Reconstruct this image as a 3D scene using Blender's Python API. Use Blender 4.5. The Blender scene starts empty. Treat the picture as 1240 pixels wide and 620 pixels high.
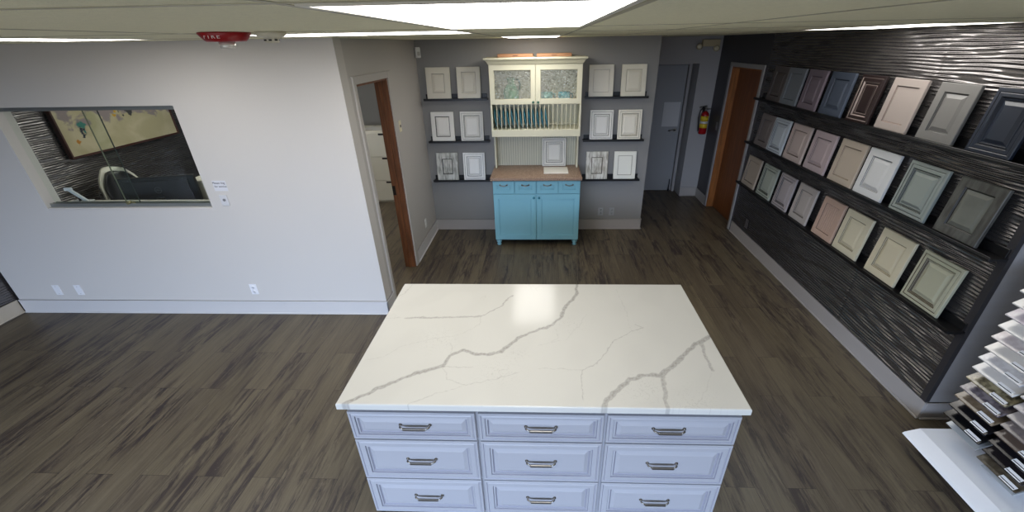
import bpy, bmesh, math, random
import numpy as np
from mathutils import Vector, Matrix
random.seed(7)
SC = bpy.context.scene
COL = SC.collection
R = math.radians

# ---------------------------------------------------------------- camera, light, exposure
H = 2.4757; PITCH = .4919; YAW = .0418; ROLL = -.018; F = 507.53; CX = 638.82; CY = 324.97
cam = bpy.data.cameras.new('camera'); cam_o = bpy.data.objects.new('camera', cam); COL.objects.link(cam_o)
cam.sensor_width = 36.0; cam.sensor_fit = 'HORIZONTAL'; cam.lens = F / 1240 * 36
cam.shift_x = -(CX - 620) / 1240; cam.shift_y = (CY - 310) / 1240
cam.clip_start = .01; cam.clip_end = 60
cp, sp, cy_, sy_ = math.cos(PITCH), math.sin(PITCH), math.cos(YAW), math.sin(YAW)
fw = Vector((-sy_*cp, cy_*cp, -sp)); rt = Vector((cy_, sy_, 0)); up = rt.cross(fw)
r2 = math.cos(ROLL)*rt + math.sin(ROLL)*up; u2 = -math.sin(ROLL)*rt + math.cos(ROLL)*up
M = Matrix((r2, u2, -fw)).transposed().to_4x4(); M.translation = (0, 0, H)
cam_o.matrix_world = M
SC.camera = cam_o

EXPOSURE = 0.0
PANEL = 8.2          # strength of the ceiling panels
DAY = 1400.0          # watts of daylight through the shop front
SKY = 1.3
SC.view_settings.view_transform = 'Standard'; SC.view_settings.look = 'None'
SC.view_settings.gamma = 1; SC.view_settings.use_curve_mapping = False
SC.view_settings.exposure = EXPOSURE
world = bpy.data.worlds.new('world'); SC.world = world; world.use_nodes = True
bg = world.node_tree.nodes['Background']; bg.inputs[0].default_value = (.92, .94, 1, 1); bg.inputs[1].default_value = SKY

def area(name, loc, rot, sx, sy, power, color):
    l = bpy.data.lights.new(name, 'AREA'); l.shape = 'RECTANGLE'; l.size = sx; l.size_y = sy
    l.energy = power; l.color = color
    o = bpy.data.objects.new(name, l); COL.objects.link(o); o.location = loc; o.rotation_euler = rot
    return o
# daylight entering by the shop front behind the camera
area('shop_front_daylight', (-2.2, -5.2, 2.95), (R(71), 0, R(-12)), 8, 2.2, DAY, (.55, .71, 1.0))

# ---------------------------------------------------------------- helpers
def lin(c):
    return tuple((v/255/12.92 if v/255 <= .04045 else ((v/255+.055)/1.055)**2.4) for v in c)

MATS = {}
def mat(name, rgb, rough=.5, metal=0., spec=.5, bump=0., bscale=60., var=0., vscale=4., vcol=None, stretch=None, coat=0.):
    if name in MATS: return MATS[name]
    m = bpy.data.materials.new(name); m.use_nodes = True
    nt = m.node_tree; b = nt.nodes['Principled BSDF']
    c = (*lin(rgb), 1)
    b.inputs['Base Color'].default_value = c
    b.inputs['Roughness'].default_value = rough; b.inputs['Metallic'].default_value = metal
    b.inputs['Specular IOR Level'].default_value = spec
    b.inputs['Coat Weight'].default_value = coat
    tc = nt.nodes.new('ShaderNodeTexCoord'); mp = nt.nodes.new('ShaderNodeMapping')
    nt.links.new(tc.outputs['Object'], mp.inputs[0])
    if stretch: mp.inputs['Scale'].default_value = stretch
    if var > 0 or vcol:
        n = nt.nodes.new('ShaderNodeTexNoise'); n.inputs['Scale'].default_value = vscale; n.inputs['Detail'].default_value = 5
        nt.links.new(mp.outputs[0], n.inputs['Vector'])
        r = nt.nodes.new('ShaderNodeValToRGB'); r.color_ramp.elements[0].position = .38; r.color_ramp.elements[1].position = .62
        dark = lin(vcol) if vcol else tuple(v*(1-var) for v in c[:3])
        r.color_ramp.elements[0].color = (*dark, 1); r.color_ramp.elements[1].color = c
        nt.links.new(n.outputs['Fac'], r.inputs[0]); nt.links.new(r.outputs[0], b.inputs['Base Color'])
    if bump > 0:
        n2 = nt.nodes.new('ShaderNodeTexNoise'); n2.inputs['Scale'].default_value = bscale; n2.inputs['Detail'].default_value = 3
        nt.links.new(mp.outputs[0], n2.inputs['Vector'])
        bp = nt.nodes.new('ShaderNodeBump'); bp.inputs['Strength'].default_value = bump; bp.inputs['Distance'].default_value = .01
        nt.links.new(n2.outputs['Fac'], bp.inputs['Height']); nt.links.new(bp.outputs[0], b.inputs['Normal'])
    MATS[name] = m
    return m

def emis(name, rgb, strength):
    m = bpy.data.materials.new(name); m.use_nodes = True; nt = m.node_tree; nt.nodes.clear()
    e = nt.nodes.new('ShaderNodeEmission'); e.inputs[0].default_value = (*rgb, 1); e.inputs[1].default_value = strength
    o = nt.nodes.new('ShaderNodeOutputMaterial'); nt.links.new(e.outputs[0], o.inputs[0]); MATS[name] = m
    return m

def tag(o, label=None, cat=None, group=None, kind=None):
    if label: o['label'] = label
    if cat: o['category'] = cat
    if group: o['group'] = group
    if kind: o['kind'] = kind
    return o

def empty(name, loc, rot=(0, 0, 0)):
    o = bpy.data.objects.new(name, None); o.empty_display_size = .05
    o.location = loc; o.rotation_euler = rot; COL.objects.link(o); return o
def thing(name, label, cat, loc=(0, 0, 0), rot=(0, 0, 0), group=None):
    return tag(empty(name, loc, rot), label, cat, group)

class MB:
    """collects shapes, then links them as one mesh object"""
    def __init__(s): s.bm = bmesh.new()
    def box(s, x0, x1, y0, y1, z0, z1, r=0., mi=0, seg=1, mx=None):
        vs = [s.bm.verts.new(p) for p in ((x0,y0,z0),(x1,y0,z0),(x1,y1,z0),(x0,y1,z0),(x0,y0,z1),(x1,y0,z1),(x1,y1,z1),(x0,y1,z1))]
        fs = [s.bm.faces.new([vs[i] for i in f]) for f in ((0,3,2,1),(4,5,6,7),(0,1,5,4),(1,2,6,5),(2,3,7,6),(3,0,4,7))]
        for f in fs: f.material_index = mi
        allv = vs
        if r > 0:
            es = list({e for f in fs for e in f.edges})
            g = bmesh.ops.bevel(s.bm, geom=es, offset=r, segments=seg, affect='EDGES', profile=.5)
            for f in g['faces']: f.material_index = mi
            allv = list({v for f in g['faces'] for v in f.verts})
        if mx is not None: bmesh.ops.transform(s.bm, matrix=mx, verts=allv)
        return s
    def cyl(s, p0, p1, r0, r1=None, seg=20, mi=0, cap=True):
        p0, p1 = Vector(p0), Vector(p1); r1 = r0 if r1 is None else r1
        d = (p1-p0).normalized(); a = d.orthogonal().normalized(); b = d.cross(a)
        A, B = [], []
        for i in range(seg):
            t = 2*math.pi*i/seg; v = a*math.cos(t)+b*math.sin(t)
            A.append(s.bm.verts.new(p0+v*r0)); B.append(s.bm.verts.new(p1+v*r1))
        for i in range(seg):
            f = s.bm.faces.new((A[i], A[(i+1)%seg], B[(i+1)%seg], B[i])); f.material_index = mi; f.smooth = True
        if cap:
            s.bm.faces.new(A[::-1]).material_index = mi; s.bm.faces.new(B).material_index = mi
        return s
    def lathe(s, prof, c=(0,0,0), seg=28, mi=0, axis='z'):
        """prof: (radius, height) pairs"""
        rings = []
        for r, h in prof:
            ring = []
            for i in range(seg):
                t = 2*math.pi*i/seg; x, y = r*math.cos(t), r*math.sin(t)
                p = {'z': (x, y, h), 'x': (h, x, y), 'y': (x, -h, y)}[axis]
                ring.append(s.bm.verts.new((c[0]+p[0], c[1]+p[1], c[2]+p[2])))
            rings.append(ring)
        for A, B in zip(rings, rings[1:]):
            for i in range(seg):
                f = s.bm.faces.new((A[i], A[(i+1)%seg], B[(i+1)%seg], B[i])); f.material_index = mi; f.smooth = True
        if prof[0][0] > 1e-5: s.bm.faces.new(rings[0][::-1]).material_index = mi
        if prof[-1][0] > 1e-5: s.bm.faces.new(rings[-1]).material_index = mi
        return s
    def tube(s, pts, r, seg=10, mi=0):
        pts = [Vector(p) for p in pts]; rings = []; a = None
        for i, p in enumerate(pts):
            d = (pts[min(i+1, len(pts)-1)]-pts[max(i-1, 0)]).normalized()
            a = d.orthogonal().normalized() if a is None else (a-d*a.dot(d)).normalized()
            b = d.cross(a)
            rings.append([s.bm.verts.new(p+(a*math.cos(2*math.pi*k/seg)+b*math.sin(2*math.pi*k/seg))*r) for k in range(seg)])
        for A, B in zip(rings, rings[1:]):
            for i in range(seg):
                f = s.bm.faces.new((A[i], A[(i+1)%seg], B[(i+1)%seg], B[i])); f.material_index = mi; f.smooth = True
        s.bm.faces.new(rings[0][::-1]); s.bm.faces.new(rings[-1])
        return s
    def prism(s, poly, z0, z1, mi=0, axis='z'):
        """extrude a 2D polygon; axis gives the extrusion direction"""
        def P(a, b, h): return {'z': (a, b, h), 'y': (a, h, b), 'x': (h, a, b)}[axis]
        A = [s.bm.verts.new(P(a, b, z0)) for a, b in poly]; B = [s.bm.verts.new(P(a, b, z1)) for a, b in poly]
        n = len(poly)
        for i in range(n): s.bm.faces.new((A[i], A[(i+1)%n], B[(i+1)%n], B[i])).material_index = mi
        s.bm.faces.new(A[::-1]).material_index = mi; s.bm.faces.new(B).material_index = mi
        return s
    def quad(s, pts, mi=0):
        s.bm.faces.new([s.bm.verts.new(p) for p in pts]).material_index = mi; return s
    def rings(s, x0, x1, z0, z1, prof, fill=True):
        """nested rectangles in the XZ plane seen from -Y; prof: (inset, y, material of the band that ENDS here)"""
        prev = None
        for ins, y, mi in prof:
            ring = [s.bm.verts.new(p) for p in ((x0+ins, y, z0+ins), (x1-ins, y, z0+ins), (x1-ins, y, z1-ins), (x0+ins, y, z1-ins))]
            if prev:
                for i in range(4):
                    s.bm.faces.new((prev[i], prev[(i+1)%4], ring[(i+1)%4], ring[i])).material_index = mi
            prev = ring
        if fill: s.bm.faces.new(prev).material_index = prof[-1][2]
        return s
    def build(s, name, m, parent=None, smooth=False, loc=None, rot=None, fixn=True):
        if fixn: bmesh.ops.recalc_face_normals(s.bm, faces=s.bm.faces[:])
        me = bpy.data.meshes.new(name); s.bm.to_mesh(me); s.bm.free()
        for x in (m if isinstance(m, (list, tuple)) else [m]): me.materials.append(x)
        if smooth:
            for p in me.polygons: p.use_smooth = True
        o = bpy.data.objects.new(name, me); COL.objects.link(o)
        if parent: o.parent = parent
        if loc: o.location = loc
        if rot: o.rotation_euler = rot
        return o

def struct(name, mb, m): return tag(mb.build(name, m), kind='structure')
def sbox(name, x0, x1, y0, y1, z0, z1, m, r=0.):
    return struct(name, MB().box(x0, x1, y0, y1, z0, z1, r), m)

def text(name, body, size, m, parent, loc, rot, align='CENTER', depth=.0006):
    c = bpy.data.curves.new(name, 'FONT'); c.body = body; c.size = size; c.align_x = align; c.align_y = 'CENTER'; c.extrude = depth
    t = bpy.data.objects.new('tmp', c); COL.objects.link(t)
    dg = bpy.context.evaluated_depsgraph_get(); dg.update()
    me = bpy.data.meshes.new_from_object(t.evaluated_get(dg)); bpy.data.objects.remove(t)
    me.materials.clear(); me.materials.append(m)
    o = bpy.data.objects.new(name, me); COL.objects.link(o); o.parent = parent; o.location = loc; o.rotation_euler = rot
    return o

def copy_tree(o, parent=None):
    c = o.copy(); COL.objects.link(c)
    if parent: c.parent = parent
    for ch in [k for k in bpy.data.objects if k.parent == o]: copy_tree(ch, c)
    return c

# ---------------------------------------------------------------- room measures (metres)
C = 2.540                  # ceiling
YL = 3.605; XP = -1.615; YB = 5.8905; XR = 2.761; YN = 2.3008; XBR = 1.444; YF = 7.422
XO = -5.588; YR = -2.2; XE = 4.6; YO = 8.1; BB = .156

# ---------------------------------------------------------------- materials of the room
M_left = mat('light_grey_wall_paint', (206, 202, 198), .55, bump=.06, bscale=180)
M_part = mat('pale_grey_wall_paint', (188, 184, 180), .55, bump=.06, bscale=180)
M_back = mat('mid_grey_wall_paint', (140, 138, 136), .55, bump=.06, bscale=180)
M_hall = mat('hall_grey_wall_paint', (158, 155, 154), .55, bump=.06, bscale=180)
M_dark = mat('charcoal_wall_paint', (64, 62, 66), .5, bump=.06, bscale=180)
M_base = mat('white_baseboard_paint', (205, 203, 203), .4)
M_baseg = mat('grey_baseboard_paint', (168, 162, 158), .4)
M_case = mat('grey_door_casing', (150, 147, 146), .45)
M_ceil = mat('ceiling_tile', (244, 240, 208), .9, bump=.5, bscale=220, var=.06, vscale=90)
M_bar = mat('ceiling_bar', (176, 170, 142), .5)
M_black = mat('black_painted_wood', (14, 14, 16), .35)
M_nickel = mat('brushed_nickel', (150, 145, 138), .3, metal=1.)
M_steel = mat('dark_steel', (60, 58, 56), .35, metal=1.)
M_oak = mat('oak_wood', (150, 92, 42), .45, var=.38, vscale=3, stretch=(14, 14, 1.2))
M_oakdoor = mat('oak_door_veneer', (124, 72, 34), .45, var=.3, vscale=3, stretch=(10, 10, .8))
M_white = mat('white_plastic', (225, 225, 222), .4)
M_alu = mat('aluminium', (150, 154, 152), .35, metal=.7)

def floor_material():
    m = bpy.data.materials.new('plank_floor'); m.use_nodes = True; nt = m.node_tree; L = nt.links.new
    b = nt.nodes['Principled BSDF']
    tc = nt.nodes.new('ShaderNodeTexCoord')
    mp = nt.nodes.new('ShaderNodeMapping'); mp.inputs['Rotation'].default_value = (0, 0, R(90)); L(tc.outputs['Object'], mp.inputs[0])
    br = nt.nodes.new('ShaderNodeTexBrick'); br.offset = .37; br.offset_frequency = 2
    br.inputs['Scale'].default_value = 1; br.inputs['Brick Width'].default_value = 1.25; br.inputs['Row Height'].default_value = .19
    br.inputs['Mortar Size'].default_value = .0012; br.inputs['Mortar Smooth'].default_value = .2
    br.inputs['Color1'].default_value = (0, 0, 0, 1); br.inputs['Color2'].default_value = (1, 1, 1, 1); br.inputs['Mortar'].default_value = (.5, .5, .5, 1)
    L(mp.outputs[0], br.inputs['Vector'])
    w = nt.nodes.new('ShaderNodeMath'); w.operation = 'MULTIPLY'; w.inputs[1].default_value = 23; L(br.outputs['Color'], w.inputs[0])
    def noise(sx, sy, detail, rough=.6, dist=0.):
        mm = nt.nodes.new('ShaderNodeMapping'); mm.inputs['Scale'].default_value = (sx, sy, 1); L(tc.outputs['Object'], mm.inputs[0])
        n = nt.nodes.new('ShaderNodeTexNoise'); n.noise_dimensions = '4D'; n.inputs['Scale'].default_value = 1
        n.inputs['Detail'].default_value = detail; n.inputs['Roughness'].default_value = rough; n.inputs['Distortion'].default_value = dist
        L(mm.outputs[0], n.inputs['Vector']); L(w.outputs[0], n.inputs['W']); return n
    def ramp(inp, stops):
        r = nt.nodes.new('ShaderNodeValToRGB')
        while len(r.color_ramp.elements) < len(stops): r.color_ramp.elements.new(.5)
        for e, (p, c) in zip(r.color_ramp.elements, stops): e.position = p; e.color = (*c, 1)
        L(inp, r.inputs[0]); return r
    def mix(f, a, c, mode='MIX'):
        x = nt.nodes.new('ShaderNodeMix'); x.data_type = 'RGBA'; x.blend_type = mode
        if isinstance(f, float): x.inputs[0].default_value = f
        else: L(f, x.inputs[0])
        for s, v in ((6, a), (7, c)):
            if isinstance(v, tuple): x.inputs[s].default_value = (*v, 1)
            else: L(v, x.inputs[s])
        return x.outputs[2]
    tone = ramp(br.outputs['Color'], [(0, lin((99, 89, 73))), (.5, lin((104, 94, 77))), (1, lin((94, 84, 70)))])
    soft = ramp(noise(7, .9, 4, .55).outputs['Fac'], [(.35, (.80, .79, .77)), (.65, (1.06, 1.06, 1.05))])
    grain = ramp(noise(70, 3, 5, .7, .6).outputs['Fac'], [(.3, (.76, .76, .76)), (.6, (1.06, 1.06, 1.06))])
    c = mix(1., tone.outputs[0], soft.outputs[0], 'MULTIPLY')
    c = mix(1., c, grain.outputs[0], 'MULTIPLY')
    streak = ramp(noise(19, 2.2, 9, .76, .8).outputs['Fac'], [(.45, (0, 0, 0)), (.56, (.92, .92, .92))])
    patch = ramp(noise(6, .8, 3, .5).outputs['Fac'], [(.46, (.1, .1, .1)), (.56, (1, 1, 1))])
    sm = nt.nodes.new('ShaderNodeMath'); sm.operation = 'MULTIPLY'; L(streak.outputs[0], sm.inputs[0]); L(patch.outputs[0], sm.inputs[1])
    c = mix(sm.outputs[0], c, lin((50, 42, 42)))
    fleck = ramp(noise(30, 9, 7, .75, 2.5).outputs['Fac'], [(.62, (0, 0, 0)), (.70, (.7, .7, .7))])
    c = mix(fleck.outputs[0], c, lin((134, 124, 108)))
    c = mix(br.outputs['Fac'], c, lin((44, 38, 36)))
    L(c, b.inputs['Base Color'])
    b.inputs['Roughness'].default_value = .42; b.inputs['Specular IOR Level'].default_value = .35
    bu = nt.nodes.new('ShaderNodeBump'); bu.inputs['Strength'].default_value = .15; bu.inputs['Distance'].default_value = .004
    L(grain.outputs[0], bu.inputs['Height']); L(bu.outputs[0], b.inputs['Normal'])
    return m
M_floor = floor_material()

# ---------------------------------------------------------------- shell
sbox('floor', XO-.3, XE+.2, YR-.2, YO+.2, -.12, 0, M_floor)
sbox('ceiling', XO-.3, XE+.2, YR-.2, YO+.2, C, C+.12, M_ceil)
g = MB()
XB = [-4.96, -3.72, -3.10, -2.48, -1.62, .19, .81, 2.04, 2.66, 3.5]
for x in XB + [-.43]: g.box(x-.009, x+.009, YR, YO, C-.0012, C+.002)
for y in [-1.8, -.5, .78, 2.10, 3.0, 4.37, 5.60, 6.9]: g.box(XO, XE, y-.009, y+.009, C-.0014, C+.002)
struct('ceiling_grid', g, M_bar)

# wall_left, facing the camera, with the office window opening
wx0, wx1, wz0, wz1 = -4.68, -3.075, 1.165, 2.07
WT = .14
w = MB()
w.box(XO, wx0, YL, YL+WT, 0, C+.01); w.box(wx1, XP, YL, YL+WT, 0, C+.01)
w.box(wx0, wx1, YL, YL+WT, 0, wz0); w.box(wx0, wx1, YL, YL+WT, wz1, C+.01)
struct('wall_left', w, M_left)
# wall_partition with door opening
dy0, dy1, dz = 3.85, 4.675, 2.19
w = MB(); PT = .13
w.box(XP-PT, XP, YL+WT, dy0, 0, C+.01); w.box(XP-PT, XP, dy1, YB+.12, 0, C+.01); w.box(XP-PT, XP, dy0, dy1, dz, C+.01)
struct('wall_partition', w, M_part)
sbox('wall_back', XP, XBR, YB, YB+.12, 0, C+.01, M_back)
sbox('wall_hall_left', XBR-.12, XBR, YB+.12, YF+.45, 0, C+.01, M_hall)
# hall end wall with the recessed door
w = MB(); XH = 2.46
w.box(XH, XR, YF, YF+.45, 0, C+.01); w.box(XBR, XH, YF, YF+.45, 2.16, C+.01); w.box(XBR, XH, YF+.34, YF+.45, 0, 2.16)
struct('wall_hall', w, M_hall)
# wall_right (plain charcoal) with the oak door opening
ry0, ry1, rz = 5.905, 6.87, 2.14
w = MB()
w.box(XR, XR+.14, YN+.02, ry0, 0, C+.01); w.box(XR, XR+.14, ry1, YF+.45, 0, C+.01); w.box(XR, XR+.14, ry0, ry1, rz, C+.01)
struct('wall_right', w, M_dark)
sbox('wall_right_return', XR, XE, YN, YN+.02, 0, C+.01, M_hall)
sbox('wall_east', XE, XE+.1, YR, YN, 0, C+.01, M_hall)
w = MB()
w.box(XO, XE, YR-.12, YR, 0, .35); w.box(XO, XE, YR-.12, YR, 2.15, C+.01); w.box(2.0, XE, YR-.12, YR, .35, 2.15); w.box(XO, -5.0, YR-.12, YR, .35, 2.15)
struct('wall_rear', w, M_left)
sbox('wall_office_far', XO, XP, YO, YO+.1, 0, C+.01, M_back)
sbox('wall_hidden_left', XO-.14, XO-.03, YR, YO, 0, C+.01, M_dark)

# shop front frame behind the camera
w = MB()
for x in (-5.0, -3.25, -1.5, .25, 1.96): w.box(x, x+.05, YR-.1, YR-.03, .35, 2.15)
w.box(-5, 2.0, YR-.1, YR-.03, .35, .40); w.box(-5, 2.0, YR-.1, YR-.03, 2.10, 2.15)
struct('window_2', w, M_alu)

# wavy relief panels
def wave_panel(name, x, sgn, y0, y1, z0, z1, dy, dz_, m, seams=(), pitch=.024, amp=.0062, seed=1):
    rs = np.random.RandomState(seed)
    ny = int((y1-y0)/dy)+1; nz = int((z1-z0)/dz_)+1
    Y, Z = np.meshgrid(np.linspace(y0, y1, ny), np.linspace(z0, z1, nz), indexing='ij')
    warp = np.zeros_like(Y)
    for k in range(26):
        ly = rs.uniform(.5, 1.8); lz = rs.uniform(.12, .5)
        warp += (lz/.5)**.8 * .75 * np.sin(2*np.pi*(Y/ly*rs.choice([-1, 1]) + Z/lz) + rs.uniform(0, 6.28))
    warp *= .50
    ph = 2*np.pi*Z/pitch + warp
    am = np.full_like(Y, .72)
    for k in range(16):
        am += .13*np.sin(2*np.pi*(Y/rs.uniform(.30, .9)*rs.choice([-1, 1]) + Z/rs.uniform(.05, .16)) + rs.uniform(0, 6.28))
    h = (1-np.abs(np.sin(ph/2)))**.9 * np.clip(am, .12, 1.6)*amp*1.6
    for s_ in seams: h *= 1-np.exp(-((Y-s_)/.005)**2)
    X = x + sgn*(h+.001)
    V = np.stack([X, Y, Z], -1).reshape(-1, 3)
    i = np.arange(ny-1)[:, None]*nz+np.arange(nz-1)[None, :]
    q = np.stack([i, i+nz, i+nz+1, i+1], -1).reshape(-1, 4)
    if sgn > 0: q = q[:, ::-1]
    q = q[:, ::-1] if False else q
    me = bpy.data.meshes.new(name); me.from_pydata(V.tolist(), [], q.tolist())
    me.polygons.foreach_set('use_smooth', [True]*len(me.polygons)); me.materials.append(m); me.update()
    o = bpy.data.objects.new(name, me); COL.objects.link(o); tag(o, kind='structure'); return o
M_wave = mat('wavy_relief_panel', (112, 109, 109), .25, metal=.8, spec=.9)
wave_panel('wall_right_relief', XR, -1, YN+.045, 5.80, BB, C, .015, .003, M_wave, seams=(4.551, 3.322), seed=3)
wave_panel('wall_office_relief', XO-.03, 1, YL+WT, YO, .80, 2.45, .02, .0035, M_wave, seed=11)
wave_panel('wall_far_left_relief', XO-.03, 1, 1.0, YL, BB, 1.2, .02, .0035, M_wave, seed=12)
sbox('trim_1', XR-.012, XR+.02, YN-.001, YN+.045, BB, C, mat('dark_corner_trim', (52, 50, 52), .5))

# baseboards
def baseboard(name, x0, x1, y0, y1, m, nx=0, ny=0):
    """board between two points along a wall; nx, ny point into the room"""
    b = MB(); t, t2 = .014, .024
    if nx: b.box(min(x0, x0+nx*t), max(x0, x0+nx*t), y0, y1, 0, BB, .003); b.box(min(x0, x0+nx*t2), max(x0, x0+nx*t2), y0, y1, 0, .014, .003); b.box(min(x0, x0+nx*(t+.003)), max(x0, x0+nx*(t+.003)), y0, y1, BB-.012, BB, .002)
    else: b.box(x0, x1, min(y0, y0+ny*t), max(y0, y0+ny*t), 0, BB, .003); b.box(x0, x1, min(y0, y0+ny*t2), max(y0, y0+ny*t2), 0, .014, .003); b.box(x0, x1, min(y0, y0+ny*(t+.003)), max(y0, y0+ny*(t+.003)), BB-.012, BB, .002)
    return struct(name, b, m)
baseboard('baseboard_left', XO, XP+.014, YL, YL, M_base, ny=-1)
baseboard('baseboard_partition', XP, XP, dy1+.10, YB, M_base, nx=1)
baseboard('baseboard_partition_near', XP, XP, YL-.014, dy0-.055, M_base, nx=1)
baseboard('baseboard_back', XP, XBR+.014, YB, YB, M_baseg, ny=-1)
baseboard('baseboard_hall', XH, XR, YF, YF, M_baseg, ny=-1)
baseboard('baseboard_hall_left', XBR, XBR, YB-.014, YF, M_baseg, nx=1)
baseboard('baseboard_right_far', XR, XR, ry1+.06, YF, M_baseg, nx=-1)
baseboard('baseboard_right', XR, XR, YN-.014, 5.81, M_baseg, nx=-1)
baseboard('baseboard_return', XR, XE, YN, YN, M_baseg, ny=-1)
baseboard('baseboard_far_left', XO-.03, XO-.03, YR, YL-.01, mat('beige_baseboard_paint', (196, 186, 170), .4), nx=1)

# partition doorway: casing, oak jamb
c_ = MB()
c_.box(XP, XP+.018, dy0-.055, dy0, 0, dz+.065, .003); c_.box(XP, XP+.018, dy1, dy1+.10, 0, dz+.065, .003); c_.box(XP, XP+.018, dy0, dy1, dz, dz+.065, .003)
struct('trim_2', c_, M_part)
c_ = MB(); c_.box(XP-PT, XP+.004, dy1-.02, dy1, 0, dz, .001); c_.box(XP-PT, XP, dy0, dy0+.02, 0, dz, .001); c_.box(XP-PT, XP, dy0+.02, dy1-.02, dz-.02, dz, .001)
c_.box(XP-.085, XP-.05, dy1-.032, dy1-.02, 0, dz-.02, .001)
struct('trim_3', c_, mat('brown_oak_jamb', (128, 80, 48), .45, var=.38, vscale=3, stretch=(14, 14, 1.2)))
o = thing('strike_plate', 'dark metal strike plate in the oak jamb of the left doorway', 'latch', (XP-.11, dy1-.02, 1.0))
p = MB().box(-.018, .018, -.003, 0, -.055, .055, .001).build('plate', M_steel, o)
MB().box(-.010, .010, -.0045, -.0031, -.014, .014).build('latch_hole', M_black, p)

# right oak door in the charcoal wall
cz = MB(); k = .055
cz.box(XR-.018, XR, ry1, ry1+k, 0, rz+k, .003); cz.box(XR-.018, XR, ry0-k, ry0, 0, rz+k, .003); cz.box(XR-.018, XR, ry0, ry1, rz, rz+k, .003)
struct('trim_4', cz, M_case)
cz = MB(); cz.box(XR-.002, XR+.14, ry1-.02, ry1, 0, rz, .001); cz.box(XR, XR+.14, ry0, ry0+.02, 0, rz, .001); cz.box(XR, XR+.14, ry0+.02, ry1-.02, rz-.02, rz, .001)
struct('trim_5', cz, M_oak)
d = struct('door_1', MB().box(XR+.10, XR+.14, ry0+.022, ry1-.022, .006, rz-.022, .002), M_oakdoor)

# hall door
d = empty('door_2', (1.94, YF+.34, 0)); tag(d, kind='structure')
M_hdoor = mat('grey_painted_door', (140, 141, 144), .45)
MB().box(-.47, .44, -.045, -.005, .01, 2.13, .003).build('door_leaf', M_hdoor, d)
MB().box(.45, .50, -.075, 0, 0, 2.155, .003).box(-.495, -.48, -.075, 0, 0, 2.155, .003).box(-.48, .45, -.075, 0, 2.135, 2.155, .003).build('door_frame', M_case, d)
h = MB().cyl((.365, -.046, 1.10), (.365, -.062, 1.10), .032).cyl((.365, -.062, 1.10), (.365, -.10, 1.10), .011).tube([(.365, -.10, 1.10), (.33, -.105, 1.10), (.25, -.10, 1.095)], .010).build('door_handle', M_nickel, d)
MB().tube([(.40, -.047, .22), (.40, -.075, .20), (.39, -.09, .11), (.39, -.085, .05)], .009).cyl((.39, -.085, .05), (.39, -.085, .012), .016).build('door_stop', M_black, d)
o = thing('paper_notice', 'blank pale grey sheet of paper taped to the grey hall door', 'paper', (2.205, YF+.34-.047, 1.36))
tag(o, None, None)
MB().box(-.14, .14, -.003, 0, -.20, .20, .0005).build('sheet', mat('notice_paper', (188, 188, 190), .7), o)

# ---------------------------------------------------------------- office window
wn = empty('window_1', (0, YL, 0)); tag(wn, kind='structure')
f = MB()
f.box(wx0+.001, wx1-.001, .005, WT+.10, wz0-.001, wz0+.012, .003)
f.build('window_sill', M_left, wn)
t = MB(); t.box(wx0+.002, wx1-.002, .035, .10, wz0+.012, wz0+.022); 
for yy in (.035, .063, .092): t.box(wx0+.002, wx1-.002, yy, yy+.006, wz0+.022, wz0+.045)
t.box(wx0+.002, wx1-.002, .035, .10, wz1-.035, wz1-.001, .002)
t.build('window_track', M_alu, wn)
def glassmat(name, tint=(.97, 1, .98), gloss=.06, rough=.0, refl=None):
    m = bpy.data.materials.new(name); m.use_nodes = True; nt = m.node_tree; nt.nodes.clear()
    tr = nt.nodes.new('ShaderNodeBsdfTransparent'); tr.inputs[0].default_value = (*tint, 1)
    gl = nt.nodes.new('ShaderNodeBsdfGlossy'); gl.inputs['Roughness'].default_value = rough
    mx = nt.nodes.new('ShaderNodeMixShader'); lw = nt.nodes.new('ShaderNodeLayerWeight'); lw.inputs[0].default_value = .5; pw = nt.nodes.new('ShaderNodeMath'); pw.operation = 'POWER'; pw.inputs[1].default_value = 5
    fr = nt.nodes.new('ShaderNodeMath'); fr.operation = 'MULTIPLY_ADD'; fr.inputs[1].default_value = .8; fr.inputs[2].default_value = .035
    nt.links.new(lw.outputs['Facing'], pw.inputs[0]); nt.links.new(pw.outputs[0], fr.inputs[0]); nt.links.new(fr.outputs[0], mx.inputs[0]); nt.links.new(tr.outputs[0], mx.inputs[1]); nt.links.new(gl.outputs[0], mx.inputs[2])
    o = nt.nodes.new('ShaderNodeOutputMaterial'); nt.links.new(mx.outputs[0], o.inputs[0]); MATS[name] = m
    return m
M_glass = glassmat('clear_glass')
M_edge = mat('glass_edge', (30, 44, 40), .3)
for (a, b, yy) in ((wx0+.004, -3.83, .078), (-3.93, wx1-.004, .050)):
    p = MB().box(a, b, yy, yy+.006, wz0+.024, wz1-.03).build('glass_pane', M_glass, wn)
    e = MB().box(b-.001 if yy > .06 else a-.004, b+.004 if yy > .06 else a+.001, yy-.001, yy+.007, wz0+.024, wz1-.03).build('pane_edge', M_edge if yy > .06 else mat('pale_glass_edge', (96, 104, 84), .3), p)
MB().cyl((-3.885, .047, wz0+.055), (-3.885, .012, wz0+.055), .014).box(-3.93, -3.84, .036, .049, wz0+.038, wz0+.058, .002).build('window_lock', mat('brass_lock', (150, 145, 110), .35, metal=.8), wn)

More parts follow.
